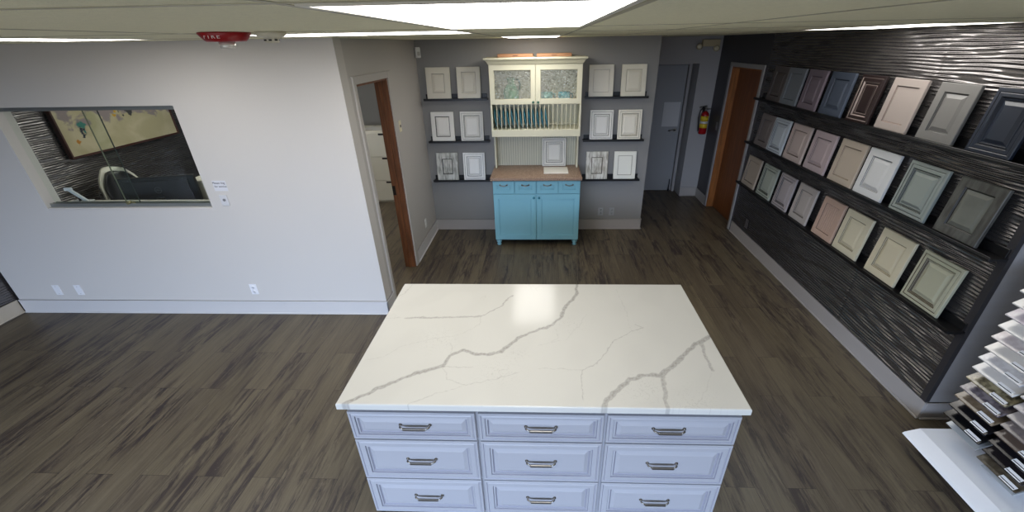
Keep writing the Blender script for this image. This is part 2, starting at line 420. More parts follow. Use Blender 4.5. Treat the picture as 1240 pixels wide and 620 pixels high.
# notices beside the window
M_ink = mat('black_ink', (40, 40, 46), .6)
o = thing('wall_notice', 'small white notice with two lines of dark print, stuck beside the office window', 'notice', (-2.925, YL, 1.385))
s = MB().box(-.062, .062, -.002, 0, -.048, .048, .0004).build('sheet', mat('white_label_paper', (216, 216, 222), .6), o)
text('print', 'Please ring', .026, M_ink, o, (-.004, -.0025, .026), (R(90), 0, 0))
text('print', 'for service', .026, M_ink, o, (.004, -.0025, -.006), (R(90), 0, 0))
o = thing('doorbell_button', 'small white doorbell with a round grey button, on the wall under the printed notice', 'doorbell', (-2.93, YL, 1.255))
MB().box(-.036, .036, -.010, 0, -.055, .045, .003).build('housing', M_white and mat('bell_plastic', (208, 208, 212), .4), o)
MB().cyl((.004, -.010, 0), (.004, -.015, 0), .013).build('button', mat('grey_plastic', (120, 120, 124), .4), o)

def plate(name, label, cat, loc, rot, kind, m=None):
    """cover plate facing local -y"""
    o = thing(name, label, cat, loc, rot)
    b = MB().box(-.037, .037, -.006, 0, -.06, .06, .002).build('cover_plate', m or M_white, o)
    if kind == 'outlet':
        for z in (-.025, .025):
            s = MB().lathe([(.017, .006), (.017, .0085), (.0, .0085)], (0, 0, z), 18, axis='y').build('socket', m or M_white, o)
            q = MB()
            for x in (-.006, .006): q.box(x-.0012, x+.0012, -.0092, -.0084, z-.002, z+.008)
            q.cyl((0, -.0084, z-.008), (0, -.0092, z-.008), .0025, seg=8); q.build('slots', M_ink, s)
    elif kind == 'switch':
        MB().box(-.006, .006, -.018, -.006, -.012, .012, .002).build('toggle', m or M_white, o)
    elif kind == 'rocker':
        MB().box(-.016, .016, -.010, -.006, -.014, .014, .002).build('rocker', mat('dark_rocker', (70, 66, 60), .4), o)
    else:
        MB().cyl((0, -.006, .042), (0, -.0075, .042), .003, seg=8).build('screw', M_nickel, o); MB().cyl((0, -.006, -.042), (0, -.0075, -.042), .003, seg=8).build('screw', M_nickel, o)
    return o
M_plw = mat('bright_white_plate', (232, 232, 236), .4)
plate('wall_plate', 'blank white cover plate low on the pale wall, left one of the pair', 'wall plate', (-5.09, YL, .277), (0, 0, 0), 'blank', M_plw)
plate('wall_plate', 'blank white cover plate low on the pale wall, right one of the pair', 'wall plate', (-4.855, YL, .277), (0, 0, 0), 'blank', M_plw)
plate('wall_outlet', 'white double outlet low on the pale wall, nearest the corner beside the doorway', 'outlet', (-2.97, YL, .295), (0, 0, 0), 'outlet', M_plw)
M_plg = mat('grey_plate', (158, 158, 160), .4)
plate('wall_outlet', 'grey double outlet on the back wall, the one nearer the blue cabinet', 'outlet', (.848, YB, .275), (0, 0, 0), 'outlet', M_plg)
plate('wall_outlet', 'grey double outlet on the back wall, the one nearer the hall', 'outlet', (1.01, YB, .275), (0, 0, 0), 'outlet', M_plg)
plate('wall_outlet', 'white outlet low on the partition wall right of the doorway', 'outlet', (XP, 5.331, .323), (0, 0, R(90)), 'outlet')
plate('wall_outlet', 'dark outlet low on the wavy charcoal wall near the oak door', 'outlet', (XR-.010, 5.37, .285), (0, 0, R(-90)), 'outlet', mat('dark_plate', (84, 80, 80), .35))
plate('light_switch', 'cream light switch plate on the wall right of the doorway with the oak jamb', 'light switch', (XP, 4.863+.01, 1.68), (0, 0, R(90)), 'rocker', mat('cream_plate', (232, 224, 198), .4))
plate('light_switch', 'grey light switch on the smooth charcoal wall between the extinguisher and the oak door', 'light switch', (XR, 7.043, 1.27), (0, 0, R(-90)), 'switch', mat('dim_plate', (110, 106, 106), .4))

# ---------------------------------------------------------------- ceiling fixtures
M_panel = emis('lit_diffuser', (1., .965, .91), PANEL)
M_frame = mat('panel_frame_paint', (215, 212, 200), .4)
def light_panel(x0, x1, y0, y1, label):
    o = thing('ceiling_light', label, 'ceiling light', ((x0+x1)/2, (y0+y1)/2, C), group=None)
    a, b = (x1-x0)/2, (y1-y0)/2; t = .016
    f = MB(); z0, z1 = -.004, -.0004
    f.box(-a, a, -b, -b+t, z0, z1); f.box(-a, a, b-t, b, z0, z1); f.box(-a, -a+t, -b+t, b-t, z0, z1); f.box(a-t, a, -b+t, b-t, z0, z1)
    f.build('frame', M_frame, o)
    MB().box(-a+t, a-t, -b+t, b-t, -.0028, -.0008).build('diffuser', M_panel, o)
light_panel(-.41, .17, .80, 2.08, 'large lit ceiling panel at the top centre of the picture, nearest the viewer')
light_panel(-.41, .17, 4.39, 5.58, 'small bright lit ceiling panel straight ahead above the hutch cabinet')
light_panel(-1.60, -.42, 2.33, 2.93, 'lit ceiling panel just right of the smoke detector, above the partition corner')
light_panel(-3.08, -2.50, 1.72, 2.98, 'lit ceiling panel at the left above the office window')
light_panel(2.06, 2.64, 2.72, 3.96, 'lit ceiling panel above the wavy charcoal wall on the right')

o = thing('fire_alarm_strobe', 'red ceiling fire alarm with white lettering and a clear strobe lens', 'fire alarm', (-1.37, 2.02, C))
M_red = mat('red_plastic', (150, 12, 20), .35)
MB().lathe([(.0, -.0005), (.098, -.0005), (.100, -.006), (.082, -.030), (.074, -.036), (0, -.036)], seg=40).build('body', M_red, o)
MB().lathe([(.031, -.0365), (.031, -.056), (.027, -.062), (.0, -.063)], (.012, -.02, 0), seg=24).build('strobe_lens', mat('clear_lens', (225, 222, 215), .08, metal=.3), o)
# lettering that follows the rim
for i, ch in enumerate('FIRE'):
    a = R(-108 + 12*i); rr = .0935
    text('lettering', ch, .026, mat('white_lettering', (235, 225, 225), .5), o, (rr*math.cos(a), rr*math.sin(a), -.017), (R(90+0), 0, a+R(90)))
o = thing('smoke_detector', 'small cream smoke detector on the ceiling beside the red fire alarm', 'smoke detector', (-1.175, 2.03, C))
MB().lathe([(0, -.0005), (.062, -.0005), (.062, -.012), (.050, -.020), (.030, -.024), (.028, -.040), (.022, -.044), (0, -.044)], seg=32).build('housing', mat('cream_plastic', (205, 200, 180), .45), o)
v = MB()
for k in range(8):
    a = k*math.pi/4+.3
    v.box(-.006, .006, -.0305, -.0285, -.036, -.030, mx=Matrix.Rotation(a, 4, 'Z'))
v.build('vents', M_black, o)

o = thing('motion_sensor', 'small white motion sensor high in the corner of the partition and back wall', 'sensor', (XP+.035, YB-.035, 2.40), (0, 0, R(45)))
MB().box(-.032, .032, -.03, .012, -.06, .06, .008, seg=2).build('housing', M_white, o)
MB().box(-.02, .02, -.034, -.0305, -.035, .01, .002).build('sensor_lens', mat('sensor_lens', (190, 188, 182), .2), o)

o = thing('emergency_light', 'beige twin-head emergency light high on the hall wall above the extinguisher', 'emergency light', (2.50, YF, 2.44))
M_beige = mat('beige_plastic', (186, 172, 138), .45)
MB().box(-.06, .20, -.075, 0, -.045, .05, .008, seg=2).build('housing', M_beige, o)
for sx, z in ((-.12, -.045), (.14, -.07)):
    hd = MB().lathe([(.02, -.01), (.032, .0), (.045, .05), (.045, .062), (.0, .062)], (sx, -.06, z), 20, axis='y').build('lamp_head', M_beige, o)
    MB().lathe([(.038, .0625), (.03, .068), (0, .069)], (sx, -.06, z), 20, axis='y').build('lens', mat('lamp_lens', (205, 195, 165), .15), hd)

o = thing('fire_extinguisher', 'red fire extinguisher with a yellow label and black hose hanging on the hall wall', 'fire extinguisher', (2.655, YF-.075, 1.10))
MB().lathe([(0, 0), (.055, 0), (.062, .01), (.062, .29), (.055, .325), (.03, .35), (.022, .36), (0, .36)], seg=28).build('cylinder', M_red, o)
MB().lathe([(.0626, .17), (.0626, .20)], seg=28).lathe([(.0626, .12), (.0626, .15)], seg=28).build('strap', M_black, o)
MB().lathe([(.0630, .10), (.0630, .165)], seg=28, mi=0).lathe([(.0630, .205), (.0630, .285)], seg=28, mi=0).build('label_sheet', mat('yellow_label', (208, 178, 40), .5), o)
MB().lathe([(.0634, .168), (.0634, .204)], seg=28).build('white_band', mat('label_white', (210, 206, 195), .5), o)
MB().cyl((0, 0, .36), (0, 0, .405), .018).box(-.015, .015, -.015, .015, .395, .425, .004).build('valve', M_nickel, o)
MB().box(-.02, .10, -.009, .009, .425, .435, .002, mx=Matrix.Rotation(R(-12), 4, 'Y')).box(0, .085, -.008, .008, .385, .395, .002).build('carry_handle', M_steel, o)
MB().tube([(-.012, 0, .405), (-.05, -.01, .415), (-.09, -.012, .37), (-.10, -.012, .26), (-.085, -.012, .12), (-.078, -.012, .05)], .011).build('hose', M_black, o)
MB().box(-.03, .03, .06, .0745, .30, .40, .002).build('wall_bracket', M_steel, o)

# ---------------------------------------------------------------- kitchen island
M_isl = mat('pale_lavender_cabinet_paint', (162, 162, 167), .38, bump=.02, bscale=40)
M_islg = mat('grey_glaze', (138, 138, 148), .5)
IX0, IX1, IY0, IY1 = -1.0203, .9935, 1.4673, 2.6422
ZT = .93
def island_material():
    m = mat('marbled_quartz', (232, 230, 220), .14, spec=.22)
    nt = m.node_tree; b = nt.nodes['Principled BSDF']; L = nt.links.new
    at = nt.nodes.new('ShaderNodeAttribute'); at.attribute_name = 'vein'
    x = nt.nodes.new('ShaderNodeMix'); x.data_type = 'RGBA'
    x.inputs[6].default_value = (*lin((204, 202, 195)), 1); x.inputs[7].default_value = (*lin((156, 152, 147)), 1)
    L(at.outputs['Fac'], x.inputs[0]); L(x.outputs[2], b.inputs['Base Color'])
    return m
VPX = [  # veins on the slab, in metres on the slab (x right, y away), thickness in metres, strength
  ([(-0.987, 1.457), (-0.896, 1.534), (-0.813, 1.601), (-0.731, 1.661), (-0.641, 1.711), (-0.540, 1.751), (-0.525, 1.837), (-0.456, 1.893), (-0.400, 1.857), (-0.320, 1.846), (-0.244, 1.872), (-0.199, 1.928), (-0.142, 2.010), (-0.050, 2.069), (0.056, 2.135), (0.113, 2.218), (0.153, 2.359), (0.203, 2.432), (0.237, 2.514), (0.246, 2.633)], 0.0085, 1.00),
  ([(-0.883, 2.203), (-0.700, 2.209), (-0.399, 2.224)], 0.0068, 0.75),
  ([(-0.399, 2.224), (-0.286, 2.334), (-0.215, 2.487)], 0.0051, 0.80),
  ([(0.288, 1.454), (0.317, 1.525), (0.388, 1.597), (0.452, 1.665), (0.521, 1.694), (0.620, 1.696), (0.690, 1.756), (0.770, 1.841), (0.869, 1.949), (0.986, 2.031)], 0.0102, 0.95),
  ([(0.626, 1.696), (0.614, 1.600), (0.599, 1.519), (0.598, 1.453)], 0.0076, 0.80),
  ([(0.918, 1.965), (0.898, 1.858), (0.905, 1.778), (0.904, 1.740)], 0.0076, 0.75),
  ([(0.206, 1.516), (0.195, 1.606), (0.210, 1.729), (0.296, 1.786), (0.353, 1.865), (0.408, 1.974), (0.525, 2.069), (0.617, 2.113), (0.571, 2.148)], 0.0025, 0.70),
  ([(-0.025, 1.739), (0.086, 1.738), (0.210, 1.729)], 0.0017, 0.50),
  ([(-0.665, 1.467), (-0.546, 1.545)], 0.0021, 0.50),
  ([(-0.543, 1.737), (-0.496, 1.644), (-0.399, 1.608), (-0.242, 1.654), (-0.136, 1.702)], 0.0021, 0.50),
  ([(-0.546, 1.545), (-0.399, 1.608)], 0.0017, 0.40),
  ([(-0.986, 1.795), (-0.905, 1.817), (-0.834, 1.910), (-0.650, 1.994), (-0.510, 2.029), (-0.399, 2.137), (-0.399, 2.224)], 0.0017, 0.45),
  ([(-0.956, 2.626), (-0.979, 2.505), (-1.027, 2.458)], 0.0021, 0.50),
  ([(0.517, 2.563), (0.540, 2.342), (0.533, 2.148)], 0.0017, 0.35),
  ([(-0.028, 1.937), (0.135, 1.987), (0.229, 2.144), (0.282, 2.258)], 0.0017, 0.30),
  ([(-0.547, 1.946), (-0.524, 1.883), (-0.525, 1.837)], 0.0021, 0.40),
  ([(-0.540, 1.751), (-0.459, 1.741), (-0.383, 1.745)], 0.0025, 0.60),
  ([(0.087, 2.089), (0.085, 2.003), (0.053, 1.970)], 0.0017, 0.40),
  ([(-0.440, 2.440), (-0.397, 2.486), (-0.413, 2.418)], 0.0017, 0.35),
  ([(-1.054, 2.186), (-0.925, 2.207)], 0.0017, 0.35),
  ([(0.888, 1.718), (0.835, 1.616), (0.746, 1.499)], 0.0017, 0.35),
]
ct = thing('quartz_countertop', 'white quartz countertop with grey marble veins, lying on the pale drawer island', 'countertop', ((IX0+IX1)/2, (IY0+IY1)/2, .89))
def slab_mesh():
    nx, ny = 520, 304
    hx, hy = (IX1-IX0)/2, (IY1-IY0)/2; bv = .006
    xs = np.linspace(-hx+bv, hx-bv, nx); ys = np.linspace(-hy+bv, hy-bv, ny)
    X, Y = np.meshgrid(xs, ys, indexing='ij')
    wx, wy = X+(IX0+IX1)/2, Y+(IY0+IY1)/2
    rs = np.random.RandomState(5)
    def wob(s, n=10):
        o_ = np.zeros_like(X)
        for k in range(n):
            a = rs.uniform(0, 6.28); f_ = rs.uniform(.5, 1.6)/s
            o_ += np.sin(2*np.pi*f_*(X*np.cos(a)+Y*np.sin(a))+rs.uniform(0, 6.28))
        return o_/math.sqrt(n)
    jx = wx+.004*wob(.10)+.002*wob(.03); jy = wy+.004*wob(.10)+.002*wob(.03)
    V = np.zeros_like(X); grain = .5+.5*np.clip(wob(.02, 14), -1, 1)
    for pts, th, st in VPX:
        dmin = np.full_like(X, 9.)
        for (ax, ay), (bx, by) in zip(pts, pts[1:]):
            dx, dy_ = bx-ax, by-ay; l2 = dx*dx+dy_*dy_
            t_ = np.clip(((jx-ax)*dx+(jy-ay)*dy_)/l2, 0, 1)
            dmin = np.minimum(dmin, np.hypot(jx-ax-t_*dx, jy-ay-t_*dy_))
        core = np.exp(-(dmin/th)**4)*st*(.55+.45*grain)
        edge = np.exp(-((dmin-th)/(.35*th))**2)*st*.75 if th > .006 else 0
        V = np.maximum(V, np.maximum(core, edge))
    # faint crackle patches
    n = np.abs(wob(.09, 12)); n2 = np.abs(wob(.05, 12))
    cr = np.exp(-(np.minimum(n, n2)/.035)**2)
    mask = np.zeros_like(X)
    for (px, py, s_) in [(-0.229, 1.714, 0.13), (-0.608, 1.994, 0.14), (0.164, 2.143, 0.10), (0.565, 2.112, 0.05), (0.501, 1.599, 0.13), (0.736, 1.521, 0.12), (-0.060, 2.583, 0.06), (-0.144, 1.858, 0.08), (-0.970, 2.206, 0.04)]: mask = np.maximum(mask, np.exp(-(((wx-px)/s_)**2+((wy-py)/(s_*.8))**2)))
    V = np.maximum(V, cr*mask*.42)
    V = np.maximum(V, .05*np.clip(wob(.35), 0, 1))
    top = .04
    P = np.stack([X, Y, np.full_like(X, top)], -1).reshape(-1, 3).tolist()
    q = (np.arange(nx-1)[:, None]*ny+np.arange(ny-1)[None, :])
    faces = np.stack([q, q+ny, q+ny+1, q+1], -1).reshape(-1, 4).tolist()
    col = V.reshape(-1).tolist()
    # rim: boundary loop -> bevel -> side -> bottom
    loop = [i*ny for i in range(nx)]+[(nx-1)*ny+j for j in range(1, ny)]+[i*ny+ny-1 for i in range(nx-2, -1, -1)]+[j for j in range(ny-2, 0, -1)]
    prev = loop
    def off(p, d):
        x_, y_ = p[0], p[1]
        sx = x_+math.copysign(d, x_) if abs(abs(x_)-(hx-bv)) < 1e-6 else x_
        sy = y_+math.copysign(d, y_) if abs(abs(y_)-(hy-bv)) < 1e-6 else y_
        return sx, sy
    for d, z in ((bv*.7, top-bv*.3), (bv, top-bv), (bv, 0.004), (bv*.5, 0)):
        new = []
        for i in loop:
            x_, y_ = off(P[i], d); P.append([x_, y_, z]); col.append(col[i]); new.append(len(P)-1)
        for a in range(len(loop)):
            b_ = (a+1) % len(loop); faces.append([prev[b_], prev[a], new[a], new[b_]])
        prev = new
    faces.append(prev)
    me = bpy.data.meshes.new('slab'); me.from_pydata(P, [], faces)
    a = me.attributes.new('vein', 'FLOAT', 'POINT'); a.data.foreach_set('value', col)
    me.materials.append(island_material()); me.update()
    o_ = bpy.data.objects.new('slab', me); COL.objects.link(o_); o_.parent = ct
slab_mesh()

isl = thing('kitchen_island', 'pale lavender-white drawer island with nine glazed drawer fronts under the quartz countertop', 'kitchen island', (0, IY0+.05, 0))
DEP = IY1-IY0-.06
MB().box(-1.0, .985, 0, DEP, 0, .889, .002).build('cabinet_body', M_isl, isl)
# moulded strip under the slab
MB().box(-1.004, .989, -.012, .02, .855, .8885, .004).build('top_rail', M_isl, isl)
def raised_front(x0, x1, z0, z1, t, s=.035, glaze=.004):
    b = MB()
    y = -t
    b.rings(x0, x1, z0, z1, [(0, 0, 0), (0, y+.003, 0), (.003, y, 0), (.012, y, 0), (.012+glaze, y+.003, 1), (.018+glaze, y, 0), (s, y, 0), (s+.003, y+.007, 1), (s+.012, y+.004, 0),
                             (s+.016, y+.009, 1), (s+.020, y+.011, 1), (s+.040, y+.003, 0), (s+.043, y+.003, 0)])
    b.quad([(x0, 0, z0), (x0, 0, z1), (x1, 0, z1), (x1, 0, z0)])
    return b
def bar_pull(parent, x, z, y, half=.069):
    b = MB()
    for s_ in (-1, 1):
        b.cyl((x+s_*(half+.008), y+.001, z), (x+s_*(half+.008), y-.004, z), .009, seg=14)
        b.tube([(x+s_*(half+.008), y-.002, z), (x+s_*(half+.006), y-.018, z-.002), (x+s_*half*.80, y-.030, z-.004)], .0052, seg=8)
    b.box(x-half*.84, x+half*.84, y-.036, y-.025, z-.011, z+.005, .003, seg=2)
    return b.build('handle', M_nickel, parent)
cols = [(-.995, -.342, -.655), (-.326, .308, -.009), (.324, .978, .633)]
rows = [(.650, .845), (.332, .640), (.022, .322)]
hz = [.755, .500, .200]
for ri, (z0, z1) in enumerate(rows):
    for ci, (x0, x1, hx_) in enumerate(cols):
        dr = raised_front(x0, x1, z0, z1, .022, .032 if ri == 0 else .045).build('drawer', [M_isl, M_islg], isl)
        bar_pull(dr, hx_, (z0+z1)/2+.012, -.022+.004)

# ---------------------------------------------------------------- picture ledges
def ledge(name, label, length, loc, rot, group):
    o = thing(name, label, 'shelf', loc, rot, group)
    MB().box(0, length, -.112, 0, 0, .018, .0015).build('board', M_black, o)
    MB().box(0.012, length-.012, -.012, 0, .018, .075, .0015).build('back_rail', M_black, o)
    MB().box(0, length, -.112, -.104, .018, .028, .001).build('front_lip', M_black, o)
    return o
for nm, z in (('top', 1.838), ('middle', 1.302), ('bottom', .762)):
    ledge('picture_ledge', 'black ledge left of the hutch on the back wall, %s of its three' % nm, .83, (-1.555, YB, z), (0, 0, 0), 'black ledges on the back wall')
    ledge('picture_ledge', 'black ledge right of the hutch on the back wall, %s of its three' % nm, .81, (.533, YB, z), (0, 0, 0), 'black ledges on the back wall')
WX = XR-.010
for nm, z, y0, y1 in (('top', 1.815, 2.37, 5.745), ('middle', 1.290, 2.30, 5.73), ('bottom', .757, 2.30, 5.73)):
    ledge('picture_ledge', 'long black ledge on the wavy charcoal wall, %s of the three' % nm, y1-y0-.0, (WX, y1, z), (0, 0, R(-90)), 'long black ledges on the wavy wall')

# ---------------------------------------------------------------- cabinet door samples
def sample(loc, rotz, w, h, base, glaze, style, label, group, lean=7., distress=None, panelcol=None):
    o = thing('cabinet_door_sample', label, 'cabinet door sample', loc, (R(-lean), 0, rotz), group)
    key = 'paint_%d_%d_%d' % base
    mb_ = mat(key+('_worn' if distress else ''), base, .42, bump=.03, bscale=50, **(dict(vcol=distress, vscale=9, stretch=(4, 4, 1)) if distress else {}))
    mg = mat('glaze_%d_%d_%d' % glaze, glaze, .5)
    mp = mb_
    if panelcol: mp = mat('panel_%d_%d_%d' % panelcol, panelcol, .45, var=.25, vscale=6)
    t = .021; y = -t; x0, x1 = -w/2, w/2
    s = {'raised': .062, 'wide': .078, 'shaker': .058, 'multi': .050, 'small': .085, 'double': .055, 'bead': .058}[style]
    gl = .0045 if glaze != base else .002
    fr = [(0, 0, 0), (0, y+.004, 0), (.004, y, 0)]
    if style in ('multi', 'double'): fr += [(.020, y, 0), (.020+gl, y+.003, 1), (.020+2*gl, y, 0)]
    fr += [(s-gl, y, 0), (s, y+.006, 1)]
    fm = MB().rings(x0, x1, 0, h, fr+[(s, -.004, 0)], fill=False)
    fm.quad([(x0, 0, 0), (x0, 0, h), (x1, 0, h), (x1, 0, 0)])
    fm.build('frame', [mb_, mg], o)
    e = s-.0005
    if style == 'shaker':
        pr = [(e, y+.009, 0), (e+gl, y+.009, 1), (e+gl+.002, y+.009, 0)]
    elif style == 'double':
        pr = [(e, y+.008, 0), (e+gl, y+.010, 1), (e+.018, y+.010, 0), (e+.018+gl, y+.011, 1), (e+.035, y+.004, 0), (e+.037, y+.004, 0)]
    elif style == 'multi':
        pr = [(e, y+.008, 0), (e+gl, y+.012, 1), (e+.010, y+.005, 0), (e+.014, y+.012, 1), (e+.020, y+.012, 0), (e+.040, y+.003, 0), (e+.043, y+.003, 0)]
    else:
        pr = [(e, y+.010, 0), (e+gl*1.2, y+.012, 1), (e+gl*1.2+.026, y+.003, 0), (e+gl*1.2+.029, y+.003, 0)]
    pm = MB()
    if style == 'bead':
        n = 7; a0, a1 = x0+e, x1-e; st = (a1-a0)/n
        for i in range(n):
            pm.box(a0+i*st+.0022, a0+(i+1)*st-.0022, y+.008, -.005, e, h-e, .0015)
        pm.box(a0, a1, y+.012, -.0045, e, h-e, mi=1)
    else: pm.rings(x0, x1, 0, h, pr)
    pm.build('centre_panel', [mp, mg], o)
    return o

LEAN = 7.
PB = YB-.052     # back bottom edge of a leaning sample on the back wall
def back_sample(xc, z, w, base, glaze, style, label, **kw):
    return sample((xc, PB-.004, z+.0185), 0, w, .375, base, glaze, style, label, 'door samples on the back wall', lean=6., **kw)
B = [(-1.351, 1.838, .312, (206, 200, 186), (200, 194, 180), 'wide', 'plain cream door sample at the left end of the top left ledge'),
 (-.958, 1.838, .302, (208, 203, 190), (204, 198, 184), 'raised', 'plain cream raised-panel door sample just left of the hutch crown'),
 (-1.352, 1.302, .308, (212, 210, 204), (62, 60, 58), 'raised', 'white door sample with crisp dark glaze outline, left end of middle left ledge'),
 (-.958, 1.302, .308, (215, 213, 208), (160, 158, 154), 'multi', 'white door sample with soft grey glaze lines beside the plate rack, left side'),
 (-1.345, .762, .302, (190, 190, 184), (28, 28, 28), 'small', 'weathered grey-white door sample with bold black lines round a small panel'),
 (-.968, .762, .303, (218, 218, 216), (140, 140, 142), 'double', 'white door sample with double grey glaze lines on the bottom left ledge'),
 (.735, 1.838, .313, (214, 209, 196), (206, 200, 188), 'shaker', 'off-white flat door sample on the top ledge just right of the hutch'),
 (1.144, 1.838, .312, (214, 209, 192), (208, 202, 184), 'raised', 'cream door sample on the top ledge at the hall end of the back wall'),
 (.773, 1.302, .306, (220, 218, 212), (128, 124, 116), 'double', 'white door sample with grey-brown glaze just right of the plate rack'),
 (1.144, 1.302, .308, (224, 219, 204), (172, 164, 148), 'multi', 'cream door sample with beige glaze on the middle ledge at the hall end'),
 (.745, .762, .300, (216, 212, 202), (92, 84, 72), 'wide', 'distressed white door sample with rubbed brown glaze, right of the worktop'),
 (1.131, .762, .303, (222, 220, 210), (182, 176, 164), 'shaker', 'plain off-white flat door sample on the bottom ledge at the hall end')]
for i, (x, z, w, b, gz, st, lb) in enumerate(B):
    kw = {}
    if i == 4: kw = dict(distress=(150, 150, 142))
    if i == 10: kw = dict(distress=(176, 168, 152))
    b = tuple(min(244, int(v*1.09)) for v in b)
    back_sample(x, z, w, b, gz, st, lb, **kw)

RW = [
 (1.815, [(5.36, .33, (96, 86, 84), (60, 54, 52), 'raised', 'dark taupe door sample at the far end of the top long ledge'),
  (5.03, .33, (122, 130, 142), (88, 94, 104), 'shaker', 'slate grey-blue flat door sample, second from the far end of the top long ledge'),
  (4.655, .31, (124, 108, 122), (78, 66, 78), 'raised', 'mauve purple door sample on the top long ledge'),
  (4.260, .335, (72, 84, 106), (44, 52, 68), 'raised', 'slate blue door sample between the mauve and the espresso ones'),
  (3.868, .285, (40, 22, 22), (150, 136, 130), 'double', 'espresso brown door sample with pale edge lines'),
  (3.477, .325, (172, 156, 148), (120, 104, 96), 'shaker', 'pinkish greige flat door sample on the top long ledge'),
  (3.060, .300, (120, 119, 116), (70, 70, 68), 'raised', 'mid grey door sample on the top long ledge beside the navy one'),
  (2.660, .290, (26, 40, 62), (14, 22, 36), 'multi', 'navy blue door sample at the near end of the top long ledge')]),
 (1.290, [(5.40, .32, (108, 98, 96), (66, 58, 56), 'raised', 'taupe grey door sample at the far end of the middle long ledge'),
  (5.06, .33, (168, 176, 184), (112, 118, 126), 'multi', 'light blue-grey door sample, second from the far end of the middle long ledge'),
  (4.66, .35, (172, 156, 150), (112, 98, 92), 'raised', 'pinkish beige door sample on the middle long ledge, left of the rosy one'),
  (4.243, .345, (164, 148, 150), (108, 94, 96), 'raised', 'rosy grey door sample on the middle long ledge'),
  (3.825, .335, (172, 158, 142), (128, 114, 98), 'shaker', 'tan flat door sample in the middle of the middle long ledge'),
  (3.458, .330, (198, 200, 200), (140, 142, 142), 'raised', 'bright light grey door sample on the middle long ledge'),
  (3.025, .330, (136, 144, 138), (72, 78, 74), 'multi', 'sage grey-green door sample on the middle long ledge'),
  (2.610, .320, (92, 91, 86), (44, 44, 42), 'raised', 'dark smoky worn door sample at the near end of the middle long ledge')]),
 (.757, [(5.48, .36, (148, 136, 124), (98, 88, 78), 'shaker', 'warm greige flat door sample at the far end of the bottom long ledge'),
  (5.05, .335, (146, 150, 140), (74, 78, 70), 'multi', 'grey-green glazed door sample, second from the far end of the bottom long ledge'),
  (4.65, .31, (152, 145, 146), (92, 86, 88), 'multi', 'cool grey glazed door sample, third from the far end of the bottom long ledge'),
  (4.258, .315, (160, 152, 148), (104, 98, 94), 'raised', 'warm light grey door sample on the bottom long ledge beside the beadboard one'),
  (3.82, .31, (174, 148, 132), (112, 90, 76), 'bead', 'salmon tan beadboard door sample on the bottom long ledge'),
  (3.47, .32, (190, 182, 158), (138, 130, 108), 'raised', 'beige door sample on the bottom long ledge next to the beadboard one'),
  (3.025, .325, (192, 182, 156), (138, 128, 104), 'raised', 'yellowish beige door sample, second from the near end of the bottom long ledge'),
  (2.620, .325, (164, 162, 140), (84, 70, 50), 'multi', 'khaki door sample with brown glaze lines at the near end of the bottom long ledge')])]
for z, lst in RW:
    fz, ds = {1.815: (.83, .25), 1.290: (.98, .12), .757: (1.04, 0)}[z]  # light put into the colours: lower rows brightened as daylit, top row darkened
    for (yc, w, b, gz, st, lb) in lst:
        kw = {}
        if 'worn' in lb: kw = dict(distress=(66, 64, 60), panelcol=(112, 114, 106))
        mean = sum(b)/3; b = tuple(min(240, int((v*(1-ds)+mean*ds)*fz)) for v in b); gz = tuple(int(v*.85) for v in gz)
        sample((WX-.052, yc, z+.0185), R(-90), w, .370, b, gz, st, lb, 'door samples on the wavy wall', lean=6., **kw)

# ---------------------------------------------------------------- blue base cabinet of the hutch
M_blue = mat('sky_blue_cabinet_paint', (132, 188, 204), .38)
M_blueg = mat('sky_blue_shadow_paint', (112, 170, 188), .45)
BX0, BX1, BYF = -.655, .480, 5.275
bc = thing('base_cabinet', 'sky blue base cabinet with four drawers and two doors on turned feet', 'cabinet', ((BX0+BX1)/2, BYF, 0))
hw = (BX1-BX0)/2
MB().box(-hw, hw, .022, YB-BYF-.03, .085, .930, .002).build('body', M_blue, bc)
for sx in (-hw+.045, hw-.045):
    for yy in (.06, .52):
        MB().lathe([(.028, 0), (.032, .008), (.026, .02), (.024, .03), (.038, .05), (.038, .062), (.030, .068), (.040, .0855)], (sx, yy, 0), 20).build('foot', M_blue, bc)
def cab_door(x0, x1, z0, z1, s, depth=.008):
    b = MB(); y = 0.
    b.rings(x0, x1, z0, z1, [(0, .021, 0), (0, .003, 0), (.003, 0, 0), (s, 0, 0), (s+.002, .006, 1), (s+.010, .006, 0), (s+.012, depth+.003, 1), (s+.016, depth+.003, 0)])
    b.quad([(x0, .021, z0), (x0, .021, z1), (x1, .021, z1), (x1, .021, z0)])
    return b
M_bluek = mat('glass_knob_teal', (50, 120, 140), .2)
dw = 2*hw/4
for i in range(4):
    dr = cab_door(-hw+i*dw+.004, -hw+(i+1)*dw-.004, .752, .918, .05, .007).build('drawer', [M_blue, M_blueg], bc)
    xc = -hw+(i+.5)*dw
    q = MB(); q.tube([(xc-.045, .001, .868), (xc-.045, -.018, .868), (xc-.028, -.026, .866), (xc, -.030, .861), (xc+.028, -.026, .866), (xc+.045, -.018, .868), (xc+.045, .001, .868)], .0055, seg=8)
    q.cyl((xc-.045, .001, .868), (xc-.045, -.003, .868), .011, seg=12).cyl((xc+.045, .001, .868), (xc+.045, -.003, .868), .011, seg=12)
    q.build('handle', M_nickel, dr)
for s_ in (-1, 1):
    x0, x1 = (-hw+.004, -.004) if s_ < 0 else (.004, hw-.004)
    dd = cab_door(x0, x1, .098, .742, .062).build('door', [M_blue, M_blueg], bc)
    MB().lathe([(.006, 0), (.006, .012), (.015, .018), (.016, .025), (.010, .030), (0, .031)], (s_*.034, 0, .700), 18, axis='y').build('knob', M_bluek, dd)

